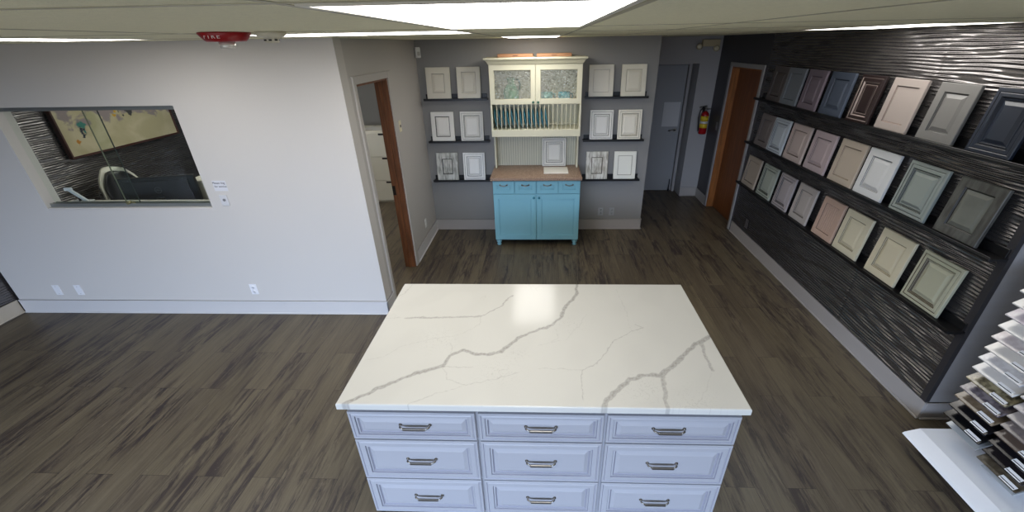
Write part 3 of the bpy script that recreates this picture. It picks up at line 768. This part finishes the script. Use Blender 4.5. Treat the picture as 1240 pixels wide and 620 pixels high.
def speckle_mat():
    m = mat('speckled_brown_laminate', (176, 138, 108), .4)
    nt = m.node_tree; b = nt.nodes['Principled BSDF']; tc = nt.nodes.new('ShaderNodeTexCoord')
    n = nt.nodes.new('ShaderNodeTexNoise'); n.inputs['Scale'].default_value = 130; n.inputs['Detail'].default_value = 3
    r = nt.nodes.new('ShaderNodeValToRGB')
    els = r.color_ramp.elements; els.new(.5)
    for e, (p, c) in zip(els, [(.36, (98, 78, 64)), (.5, (154, 124, 102)), (.66, (190, 166, 146))]): e.position = p; e.color = (*lin(c), 1)
    nt.links.new(tc.outputs['Object'], n.inputs['Vector']); nt.links.new(n.outputs['Fac'], r.inputs[0]); nt.links.new(r.outputs[0], b.inputs['Base Color'])
    return m
HC = .972
wt = thing('laminate_worktop', 'speckled brown laminate worktop on the sky blue base cabinet', 'worktop', (-.09, 5.235, .9305))
MB().box(-.59, .585, 0, YB-5.235-.004, 0, HC-.9305, .006, seg=2).build('top_slab', speckle_mat(), wt)
dr_ = MB()
for k in range(56): dr_.box(-.585+k*.021, -.585+k*.021+.011, -.003, .003, -.008+.009, .010, .001)
dr_.build('edge_trim', mat('worn_edge_strip', (96, 88, 82), .4), wt)

# ---------------------------------------------------------------- cream hutch top
M_cream = mat('cream_cabinet_paint', (217, 213, 188), .4)
M_creamg = mat('cream_shadow_line', (196, 190, 164), .5)
UX0, UX1, UYF = -.655, .468, 5.51
UC = (UX0+UX1)/2; uw = (UX1-UX0)/2; UD = YB-UYF-.002
hu = thing('hutch_cabinet', 'cream upper hutch with two textured glass doors and a plate rack', 'hutch', (UC, UYF, HC))
z_ = lambda z: z-HC
b = MB(); T = .019
b.box(-uw, -uw+T, .02, UD, z_(1.43), z_(2.262), .001); b.box(uw-T, uw, .02, UD, z_(1.43), z_(2.262), .001)
b.box(-uw+T, uw-T, .02, UD, z_(2.243), z_(2.262)); b.box(-uw+T, uw-T, .02, UD-.012, z_(1.812), z_(1.831)); b.box(-uw+T, uw-T, .02, UD-.012, z_(1.495), z_(1.515))
b.box(-.010, .010, .02, UD-.012, z_(1.831), z_(2.243))
b.box(-uw+T, uw-T, UD-.012, UD, z_(1.515), z_(2.243))
b.build('body', M_cream, hu)
MB().box(-uw, uw, 0, .02, z_(1.428), z_(1.515), .002).box(-uw, -uw+.022, 0, .02, z_(1.515), z_(1.815), .001).box(uw-.022, uw, 0, .02, z_(1.515), z_(1.815), .001).build('face_frame', M_cream, hu)
# crown
cr = MB()
prof = [(0, 0), (-.004, .006), (-.010, .010), (-.014, .020), (-.026, .038), (-.042, .050), (-.050, .053), (-.052, .060), (-.052, .072), (0, .072)]
pr = None
for (o_, zz) in prof:
    e = -o_
    ring = [cr.bm.verts.new(p) for p in ((-uw-e, UD, z_(2.262)+zz), (-uw-e, -e, z_(2.262)+zz), (uw+e, -e, z_(2.262)+zz), (uw+e, UD, z_(2.262)+zz))]
    if pr:
        for i in range(3): cr.bm.faces.new((pr[i], pr[i+1], ring[i+1], ring[i]))
        cr.bm.faces.new((pr[3], pr[0], ring[0], ring[3]))
    pr = ring
cr.bm.faces.new(pr)
cr.build('crown', M_cream, hu)
# legs/side panels down to the worktop and beadboard back
for s_ in (-1, 1):
    a = s_*uw
    MB().box(min(a, a-s_*.022), max(a, a-s_*.022), UD-.17, UD, .0005, z_(1.43), .002).build('side_panel', M_cream, hu)
bb = MB(); n = 34; wd = 2*(uw-.022)/n
M_beadback = mat('sage_cream_beadboard', (205, 204, 186), .5); M_beadg = mat('beadboard_groove', (168, 168, 152), .6)
for i in range(n): bb.box(-uw+.022+i*wd+.003, -uw+.022+(i+1)*wd-.003, UD-.018, UD-.006, .0005, z_(1.495), .002)
bb.box(-uw+.022, uw-.022, UD-.012, UD-.002, .0005, z_(1.495), mi=1)
bb.build('beadboard_back', [M_beadback, M_beadg], hu)
# glass doors
def rain_glass():
    m = bpy.data.materials.new('rain_glass'); m.use_nodes = True; nt = m.node_tree; nt.nodes.clear(); L = nt.links.new
    tc = nt.nodes.new('ShaderNodeTexCoord')
    n = nt.nodes.new('ShaderNodeTexNoise'); n.inputs['Scale'].default_value = 48; n.inputs['Detail'].default_value = 2; n.inputs['Distortion'].default_value = 1.2
    L(tc.outputs['Object'], n.inputs['Vector'])
    bu = nt.nodes.new('ShaderNodeBump'); bu.inputs['Strength'].default_value = 1; bu.inputs['Distance'].default_value = .012; L(n.outputs['Fac'], bu.inputs['Height'])
    rp = nt.nodes.new('ShaderNodeValToRGB'); rp.color_ramp.elements[0].position = .36; rp.color_ramp.elements[0].color = (.66, .65, .60, 1)
    rp.color_ramp.elements[1].position = .45; rp.color_ramp.elements[1].color = (.96, .97, .94, 1); L(n.outputs['Fac'], rp.inputs[0])
    tr = nt.nodes.new('ShaderNodeBsdfTransparent'); L(rp.outputs[0], tr.inputs[0])
    tl = nt.nodes.new('ShaderNodeBsdfDiffuse'); tl.inputs[0].default_value = (.80, .82, .76, 1); L(bu.outputs[0], tl.inputs['Normal'])
    m1 = nt.nodes.new('ShaderNodeMixShader'); m1.inputs[0].default_value = .10; L(tr.outputs[0], m1.inputs[1]); L(tl.outputs[0], m1.inputs[2])
    gl = nt.nodes.new('ShaderNodeBsdfGlossy'); gl.inputs['Roughness'].default_value = .15; L(bu.outputs[0], gl.inputs['Normal'])
    m2 = nt.nodes.new('ShaderNodeMixShader'); m2.inputs[0].default_value = .09; L(m1.outputs[0], m2.inputs[1]); L(gl.outputs[0], m2.inputs[2])
    o_ = nt.nodes.new('ShaderNodeOutputMaterial'); L(m2.outputs[0], o_.inputs[0]); MATS['rain_glass'] = m
    return m
M_rain = rain_glass()
for s_ in (-1, 1):
    x0, x1 = (-uw+.001, -.002) if s_ < 0 else (.002, uw-.001)
    z0, z1 = z_(1.818), z_(2.258); s = .062
    dm = MB(); dm.rings(x0, x1, z0, z1, [(s, .0195, 0), (0, .0195, 0), (0, .002, 0), (.002, 0, 0), (s-.006, 0, 0), (s, .006, 1), (s, .0195, 1)], fill=False)
    dd = dm.build('door', [M_cream, M_creamg], hu)
    MB().box(x0+s-.001, x1-s+.001, .010, .013, z0+s-.001, z1-s+.001).build('glass_pane', M_rain, dd)
    MB().lathe([(.006, 0), (.006, .010), (.014, .016), (.015, .022), (.009, .027), (0, .028)], (s_*.030, 0, z0+.024), 18, axis='y').build('knob', mat('green_glass_knob', (70, 110, 96), .2), dd)
# plate rack dowels
n = 20; span = 2*uw-.044
for i in range(1, n):
    x = -uw+.022+span*i/n
    MB().box(x-.0045, x+.0045, .002, .014, z_(1.5155), z_(1.8115), .002).build('rack_slat', M_cream, hu)
    if i % 1 == 0: pass
MB().box(-uw+.022, uw-.022, UD-.13, UD-.12, z_(1.545), z_(1.555), .001).build('rack_rail', M_cream, hu)

M_plate = mat('teal_glazed_plate', (72, 140, 160), .2, spec=.6)
pl0 = None
for i in range(13):
    x = UC-uw+.022+span*(i+.52)/n
    loc = (x, UYF+.155, 1.5155)
    if i == 0:
        pl0 = thing('dinner_plate', 'x', 'plate', loc, (0, R(-7), 0), 'teal plates standing in the plate rack')
        MB().lathe([(0, .003), (.06, .003), (.075, .006), (.118, .020), (.122, .018), (.120, .012), (.078, 0), (.06, -.003), (0, -.003)], (0, 0, .1225), 40, axis='x').build('plate_body', M_plate, pl0)
        o = pl0
    else:
        o = copy_tree(pl0); o.location = loc
    if i == 0: lb = 'teal dinner plate at the left end of the plate rack'
    elif i == 12: lb = 'rightmost teal dinner plate, beside the empty slots of the plate rack'
    else: lb = 'teal dinner plate standing %s from the left end of the plate rack' % ['second','third','fourth','fifth','sixth','seventh','eighth','ninth','tenth','eleventh','twelfth'][i-1]
    o['label'] = lb

# things in the hutch
SH = 1.8312
o = thing('glass_jug', 'pale green glass jug behind the left textured glass door of the hutch', 'jug', (-.405, 5.70, SH))
MB().lathe([(0, 0), (.070, 0), (.088, .015), (.100, .07), (.095, .13), (.062, .185), (.045, .215), (.047, .25), (.056, .275), (.052, .275), (.042, .25), (.0, .20)], seg=32).build('vessel', mat('pale_green_glass', (98, 164, 124), .15, var=.25, vscale=12), o)
MB().tube([(.05, 0, .255), (.095, 0, .25), (.115, 0, .20), (.105, 0, .14), (.088, 0, .12)], .010).build('handle', mat('dark_green_glass', (44, 92, 72), .2), o)
for nm, x, cc in (('pale aqua', .045, (150, 208, 208)), ('bright turquoise', .262, (60, 178, 200))):
    o = thing('soup_mug', '%s mug behind the right textured glass door of the hutch' % nm, 'mug', (x, 5.66, SH))
    MB().lathe([(0, 0), (.045, 0), (.062, .012), (.074, .06), (.074, .108), (.068, .108), (.066, .06), (0, .02)], seg=28).build('cup', mat('mug_'+nm.replace(' ', '_'), cc, .25), o)
    MB().tube([(.072, 0, .09), (.098, 0, .088), (.103, 0, .055), (.095, 0, .03), (.070, 0, .032)], .007).build('handle', mat('mug_'+nm.replace(' ', '_'), cc, .25), o)

M_box = mat('kraft_wood', (160, 116, 82), .55, var=.2, vscale=5, stretch=(1, 8, 8))
for nm, x0, x1 in (('left', -.555, -.125), ('right', -.080, .340)):
    o = thing('wooden_sample_board', 'light orange-brown wooden board lying on top of the hutch, the %s one' % nm, 'wooden board', ((x0+x1)/2, 5.64, 2.3345))
    hw_ = (x1-x0)/2
    MB().box(-hw_, hw_, 0, .20, 0, .036, .003).build('board', M_box, o)
    MB().box(-.03, .03, -.0015, 0, .012, .020).build('edge_notch', mat('dark_notch', (90, 56, 36), .6), o)

# samples on the worktop
sample((.150, YB-.075, HC+.0005), 0, .325, .375, (222, 220, 212), (132, 128, 120), 'double', 'white door sample with grey glaze leaning on the beadboard above the worktop', None, lean=7.)
o = thing('white_sample_panel', 'plain white panel lying flat on the brown worktop below the leaning door sample', 'sample panel', (.168, 5.42, HC+.0005))
MB().box(-.160, .160, 0, .28, 0, .016, .002).build('panel', mat('warm_white_panel', (236, 232, 222), .35), o)

# ---------------------------------------------------------------- stone sample rack on the right
M_rackw = mat('white_rack_lacquer', (226, 227, 230), .3)
M_tray = mat('grey_rack_metal', (176, 180, 182), .35, metal=.3)
rk = thing('stone_sample_rack', 'white floor rack with slanting trays for stone samples, near the wavy wall', 'display rack', (2.44, 1.20, 0))
b = MB(); b.prism([(0, .105), (.012, .118), (.10, .150), (.76, .150), (.76, .10), (.01, .10)], 0, .865, axis='y')
b.build('base_board', M_rackw, rk)
MB().box(.10, .72, .06, .80, 0, .0998).build('plinth', M_black, rk)
MB().box(.46, .50, .30, .86, .1502, 1.70, .003).build('back_panel', M_rackw, rk)
TL = 33.
tips = [0.318, .394, .474, .545, .624, .703, .779, .853, .932, 1.009, 1.086, 1.161, 1.240]
tips2 = [.247, .312, .386, .452, .520, .590, .662, .735, .808, .880]
colA = [((16, 16, 18), None), ((20, 19, 22), None), ((118, 104, 86), (96, 82, 66)), ((128, 120, 124), (70, 62, 70)), ((150, 140, 112), (66, 58, 44)), ((206, 202, 198), None), ((208, 205, 204), (186, 182, 182)),
        ((212, 206, 198), None), ((204, 196, 194), (184, 172, 172)), ((220, 217, 212), None), ((202, 196, 198), (184, 172, 182)), ((222, 220, 216), None), ((226, 224, 220), None)]
nmA = ['jet black', 'near-black', 'mid brown', 'mauve grey mottled', 'olive and cream speckled', 'pale grey', 'silvery mottled', 'warm white', 'pinkish mottled', 'off-white', 'faint lilac', 'chalk white', 'bright white']
colB = [((86, 78, 64), (58, 50, 40)), ((30, 26, 28), None), ((22, 20, 24), None), ((84, 72, 64), None), ((126, 116, 112), (100, 92, 90)), ((150, 142, 138), None), ((176, 170, 168), (150, 140, 140)), ((190, 186, 182), None), ((206, 202, 198), None), ((214, 212, 208), None)]
nmB = ['dark olive brown', 'dark charcoal', 'ink black', 'chocolate brown', 'mottled taupe', 'plain taupe grey', 'mottled light grey', 'light stone grey', 'very pale grey', 'milky white']
def slab(x, y0, y1, z, base, vc, label, k, group):
    o = thing('stone_sample', label, 'stone sample', (x, y0, z), (0, R(-TL), 0), group)
    L_ = .285; w = y1-y0
    m = mat('stone_%d_%d_%d' % base+('_m' if vc else ''), base, .18, spec=.5, **(dict(vcol=vc, vscale=26) if vc else {}))
    MB().box(0, L_, 0, w, 0, .011, .003, seg=1).build('slab', m, o)
    lb = MB().box(.004, .030, .015, .100, .0112, .0118).build('sticker', mat('sticker_white', (232, 232, 232), .4), o)
    MB().box(.010, .015, .018, .097, .0119, .0122).build('sticker_print', M_ink, lb)
def tray(x, y0, y1, z):
    mx = Matrix.Translation((x-2.44, y0-1.20, z)) @ Matrix.Rotation(R(-TL), 4, 'Y')
    MB().box(.035, .30, .02, (y1-y0)-.02, -.008, -.0015, .001, mx=mx).build('tray', M_tray, rk)
    # arm running back to the panel
for i, z in enumerate(tips):
    slab(2.60, 1.795, 2.045, z, *colA[i], '%s stone sample in the far column of the rack' % nmA[i], i, 'stone samples in the far column')
    tray(2.60, 1.795, 2.045, z)
for i, z in enumerate(tips2):
    slab(2.60, 1.535, 1.770, z, *colB[i], '%s stone sample in the near column of the rack' % nmB[i], i, 'stone samples in the near column')
    tray(2.60, 1.535, 1.770, z)
tray(2.60, 1.795, 2.045, .235); tray(2.60, 1.535, 1.77, .185)

# ---------------------------------------------------------------- office behind the window
light_panel(-4.55, -3.95, 5.0, 6.2, 'added unseen ceiling light brightening the office behind the pale wall')  # added panel out of view, raises the light level in the office
light_panel(-2.75, -2.15, 5.0, 6.2, 'added unseen ceiling light brightening the room behind the oak jamb doorway')  # also added, hidden by the wall, brightens the filing cabinets
M_canvas = bpy.data.materials.new('abstract_canvas'); M_canvas.use_nodes = True
nt = M_canvas.node_tree; L = nt.links.new; b = nt.nodes['Principled BSDF']; b.inputs['Roughness'].default_value = .7
tc = nt.nodes.new('ShaderNodeTexCoord')
def addblot(cur, scale, seedw, lo, hi, col, zc=None, zw=.2, yc=None, yw=.3):
    n = nt.nodes.new('ShaderNodeTexNoise'); n.noise_dimensions = '4D'; n.inputs['Scale'].default_value = scale; n.inputs['W'].default_value = seedw; n.inputs['Detail'].default_value = 6; n.inputs['Distortion'].default_value = .7
    L(tc.outputs['Object'], n.inputs['Vector'])
    val = n.outputs['Fac']
    sep = nt.nodes.new('ShaderNodeSeparateXYZ'); L(tc.outputs['Object'], sep.inputs[0])
    for ax, c0, w0 in (('Z', zc, zw), ('Y', yc, yw)):
        if c0 is None: continue
        s1 = nt.nodes.new('ShaderNodeMath'); s1.operation = 'SUBTRACT'; L(sep.outputs[ax], s1.inputs[0]); s1.inputs[1].default_value = c0
        s2 = nt.nodes.new('ShaderNodeMath'); s2.operation = 'ABSOLUTE'; L(s1.outputs[0], s2.inputs[0])
        s3 = nt.nodes.new('ShaderNodeMath'); s3.operation = 'MULTIPLY'; L(s2.outputs[0], s3.inputs[0]); s3.inputs[1].default_value = .25/w0
        s4 = nt.nodes.new('ShaderNodeMath'); s4.operation = 'SUBTRACT'; L(val, s4.inputs[0]); L(s3.outputs[0], s4.inputs[1]); val = s4.outputs[0]
    r = nt.nodes.new('ShaderNodeValToRGB'); r.color_ramp.elements[0].position = lo; r.color_ramp.elements[1].position = hi
    L(val, r.inputs[0]); x = nt.nodes.new('ShaderNodeMix'); x.data_type = 'RGBA'; L(r.outputs[0], x.inputs[0])
    if isinstance(cur, tuple): x.inputs[6].default_value = (*lin(cur), 1)
    else: L(cur, x.inputs[6])
    x.inputs[7].default_value = (*lin(col), 1); return x.outputs[2]
c = addblot((204, 194, 164), 3, 1, .4, .6, (186, 176, 142))
c = addblot(c, 6, 2, .38, .46, (150, 138, 140), zc=.42, zw=.16)
c = addblot(c, 9, 5, .38, .43, (60, 60, 62), zc=.40, zw=.10, yc=.95, yw=.25)
c = addblot(c, 9, 3, .34, .40, (60, 130, 120), zc=.30, zw=.14, yc=.28, yw=.12)
c = addblot(c, 14, 4, .36, .42, (28, 40, 60), zc=.28, zw=.10, yc=.24, yw=.08)
c = addblot(c, 12, 6, .42, .46, (170, 40, 40), zc=.27, zw=.08, yc=.30, yw=.06)
c = addblot(c, 12, 7, .40, .44, (206, 160, 40), zc=.36, zw=.12, yc=.75, yw=.1)
c = addblot(c, 10, 8, .38, .44, (190, 130, 50), zc=.14, zw=.06, yc=.14, yw=.06)
c = addblot(c, 12, 9, .44, .48, (196, 90, 60), zc=.42, zw=.10, yc=1.3, yw=.2)
L(c, b.inputs['Base Color'])
o = thing('framed_painting', 'wide abstract painting in cream with dark and teal blots, hanging on the dark office wall', 'painting', (XO-.015, 4.82, 1.375))
MB().box(0, .035, 0, 1.60, 0, .60, .002).box(.0, .05, -.022, 0, -.022, .622, .002, mi=1).box(.0, .05, 1.60, 1.622, -.022, .622, .002, mi=1).box(.0, .05, 0, 1.60, -.022, 0, .002, mi=1).box(.0, .05, 0, 1.60, .60, .622, .002, mi=1).build('frame', [M_canvas, mat('dark_mahogany_frame', (70, 34, 24), .35)], o)
MB().box(.0352, .0372, .002, 1.598, .002, .598).build('canvas', M_canvas, o)

o = thing('office_desk', 'dark desk behind the office window', 'desk', (-4.3, 3.76, 0))
M_desk = mat('dark_desk_laminate', (40, 36, 36), .4)
MB().box(-1.1, 1.15, .10, .85, .72, .75, .003).build('desktop', M_desk, o)
for sx in (-1.08, 1.10): MB().box(sx, sx+.03, .12, .83, 0, .7195, .002).build('side_panel', M_desk, o)

o = thing('computer_monitor', 'black flat monitor seen from behind through the office window', 'monitor', (-4.02, 4.14, .7505), (0, 0, R(14)))
MB().box(-.36, .36, -.02, .02, .16, .575, .006).box(-.30, .30, -.035, -.02, .20, .54, .006).build('screen_housing', mat('matt_black_plastic', (9, 9, 10), .6), o)
MB().box(-.04, .04, -.055, -.036, .012, .36, .004).build('stand_neck', M_black, o)
MB().box(-.13, .13, -.12, .10, 0, .012, .003).build('stand_foot', M_black, o)
M_logo = mat('grey_logo', (84, 84, 88), .4)
lg = MB()
N = 28
for i in range(N):
    a, b2 = 2*math.pi*i/N, 2*math.pi*(i+1)/N
    lg.box(-.001, .001, -.0005, .0005, -.002, .002, mx=Matrix.Translation((.0+.030*math.cos(a), -.0362, .44+.030*math.sin(a))) @ Matrix.Scale(1.6, 4))
lg.build('logo_ring', M_logo, o)
text('logo_print', 'DELL', .019, M_logo, o, (0, -.0362, .44), (R(90), 0, 0))

o = thing('office_chair', 'office chair with a white shell and black padding behind the monitor', 'chair', (-5.12, 4.95, 0), (0, 0, R(80)))
M_cw = mat('white_shell', (222, 220, 208), .35)
def curved_back(w, r0, y_off, th, z0, z1, name, m):
    nx, nz = 14, 14; b = MB(); G = {}
    for side in (0, 1):
        for i in range(nx+1):
            for j in range(nz+1):
                u = i/nx*2-1; v = j/nz
                half = w*(.72+.28*math.sin(math.pi*min(1, .25+v*.6)))*(1-max(0, v-.72)**2*5.2)
                x = u*half; z = z0+(z1-z0)*v - .03*u*u*v
                y = y_off + .10*v*v - .07*(u*u) + side*th
                G[side, i, j] = b.bm.verts.new((x, y, z))
    for side in (0, 1):
        for i in range(nx):
            for j in range(nz):
                q = (G[side,i,j], G[side,i+1,j], G[side,i+1,j+1], G[side,i,j+1]); b.bm.faces.new(q if side == 0 else q[::-1])
    for i in range(nx):
        b.bm.faces.new((G[0,i,0], G[1,i,0], G[1,i+1,0], G[0,i+1,0])); b.bm.faces.new((G[0,i,nz], G[0,i+1,nz], G[1,i+1,nz], G[1,i,nz]))
    for j in range(nz):
        b.bm.faces.new((G[0,0,j], G[0,0,j+1], G[1,0,j+1], G[1,0,j])); b.bm.faces.new((G[0,nx,j], G[1,nx,j], G[1,nx,j+1], G[0,nx,j+1]))
    return b.build(name, m, o, smooth=True)
curved_back(.24, 0, .205, .035, .50, 1.21, 'backrest_shell', M_cw)
curved_back(.215, 0, .165, .038, .52, 1.16, 'backrest_pad', M_black)
MB().box(-.24, .24, -.25, .22, .44, .50, .03, seg=3).build('seat', M_black, o)
MB().cyl((0, 0, .09), (0, 0, .44), .028).build('gas_column', M_steel, o)
for k in range(5):
    a = k*2*math.pi/5
    l = MB().tube([(0, 0, .10), (.16*math.cos(a), .16*math.sin(a), .095), (.30*math.cos(a), .30*math.sin(a), .07)], .016).build('leg', M_cw, o)
    MB().cyl((.30*math.cos(a)-.012, .30*math.sin(a), .028), (.30*math.cos(a)+.012, .30*math.sin(a), .028), .028).build('castor', M_black, l)

o = thing('storage_box', 'white box with yellow label behind the right end of the office window', 'box', (-3.66, 4.44, .7505))
MB().box(-.22, .18, -.10, .10, 0, .445, .004).build('carton', mat('white_card', (222, 218, 206), .6), o)
MB().box(-.225, .185, -.105, .105, .445, .47, .004).build('lid', mat('white_card', (222, 218, 206), .6), o)
MB().box(.05, .16, -.102, -.1005, .30, .40).build('label_sheet', mat('pale_yellow_paper', (224, 200, 140), .6), o)

o = thing('phone_stand', 'small pale grey device with slanting arm at the left end of the office window', 'office device', (-4.50, 3.76, wz0+.0125))
M_pg = mat('pale_grey_plastic', (186, 190, 196), .3)
MB().box(-.09, .09, -.03, .06, 0, .018, .005).build('foot', M_pg, o)
MB().box(-.014, .014, -.012, .012, 0, .185, .004, mx=Matrix.Translation((.075, 0, .012)) @ Matrix.Rotation(R(-48), 4, 'Y')).build('slanting_arm', M_pg, o)
MB().box(-.035, .035, -.014, .014, -.016, .016, .006, mx=Matrix.Translation((-.062, 0, .136))).build('head', mat('silver_grey_plastic', (200, 202, 208), .25), o)
MB().box(-.006, .006, -.008, .008, .018, .09, .002).build('support', M_black, o)

# room behind the partition doorway
M_fc = mat('white_filing_cabinet', (212, 210, 198), .4)
def filing(x0, x1, h, label, handle):
    o = thing('filing_cabinet', label, 'filing cabinet', (x0, 7.12, 0)); w = x1-x0
    MB().box(0, w, .02, .60, .0, h, .003).build('body', M_fc, o)
    if handle == 'drawers':
        zz = [.03, .40, .815, h-.02]
        for a, b in zip(zz, zz[1:]):
            d = MB().box(.006, w-.006, 0, .019, a+.005, b-.005, .003).build('drawer', M_fc, o)
            MB().box(w*.5-.05, w*.5+.05, -.004, -.0005, b-.045, b-.015, .001).build('handle', M_black, d)
    else:
        d = MB().box(.006, w-.006, 0, .019, .03, h-.02, .003).build('door', M_fc, o)
        MB().box(w-.05, w-.02, -.012, -.0005, .93, 1.10, .002).build('handle', M_black, d)
filing(-2.985, -2.42, 1.235, 'white three-drawer filing cabinet with black pulls seen through the doorway', 'drawers')
filing(-3.45, -3.0, 1.235, 'white cabinet with a tall black handle, left of the three-drawer one', 'door')
for k, (x, y, a) in enumerate(((-2.80, 7.36, 10), (-2.98, 7.42, -15))):
    o = thing('paper_sheet', ('white sheet of paper on the filing cabinet, right one', 'white sheet of paper lying turned on the filing cabinets, left one')[k], 'paper', (x, y, 1.2357+.0012*k), (0, 0, R(a)))
    MB().box(-.10, .10, -.14, .14, 0, .001).build('sheet', M_white, o)
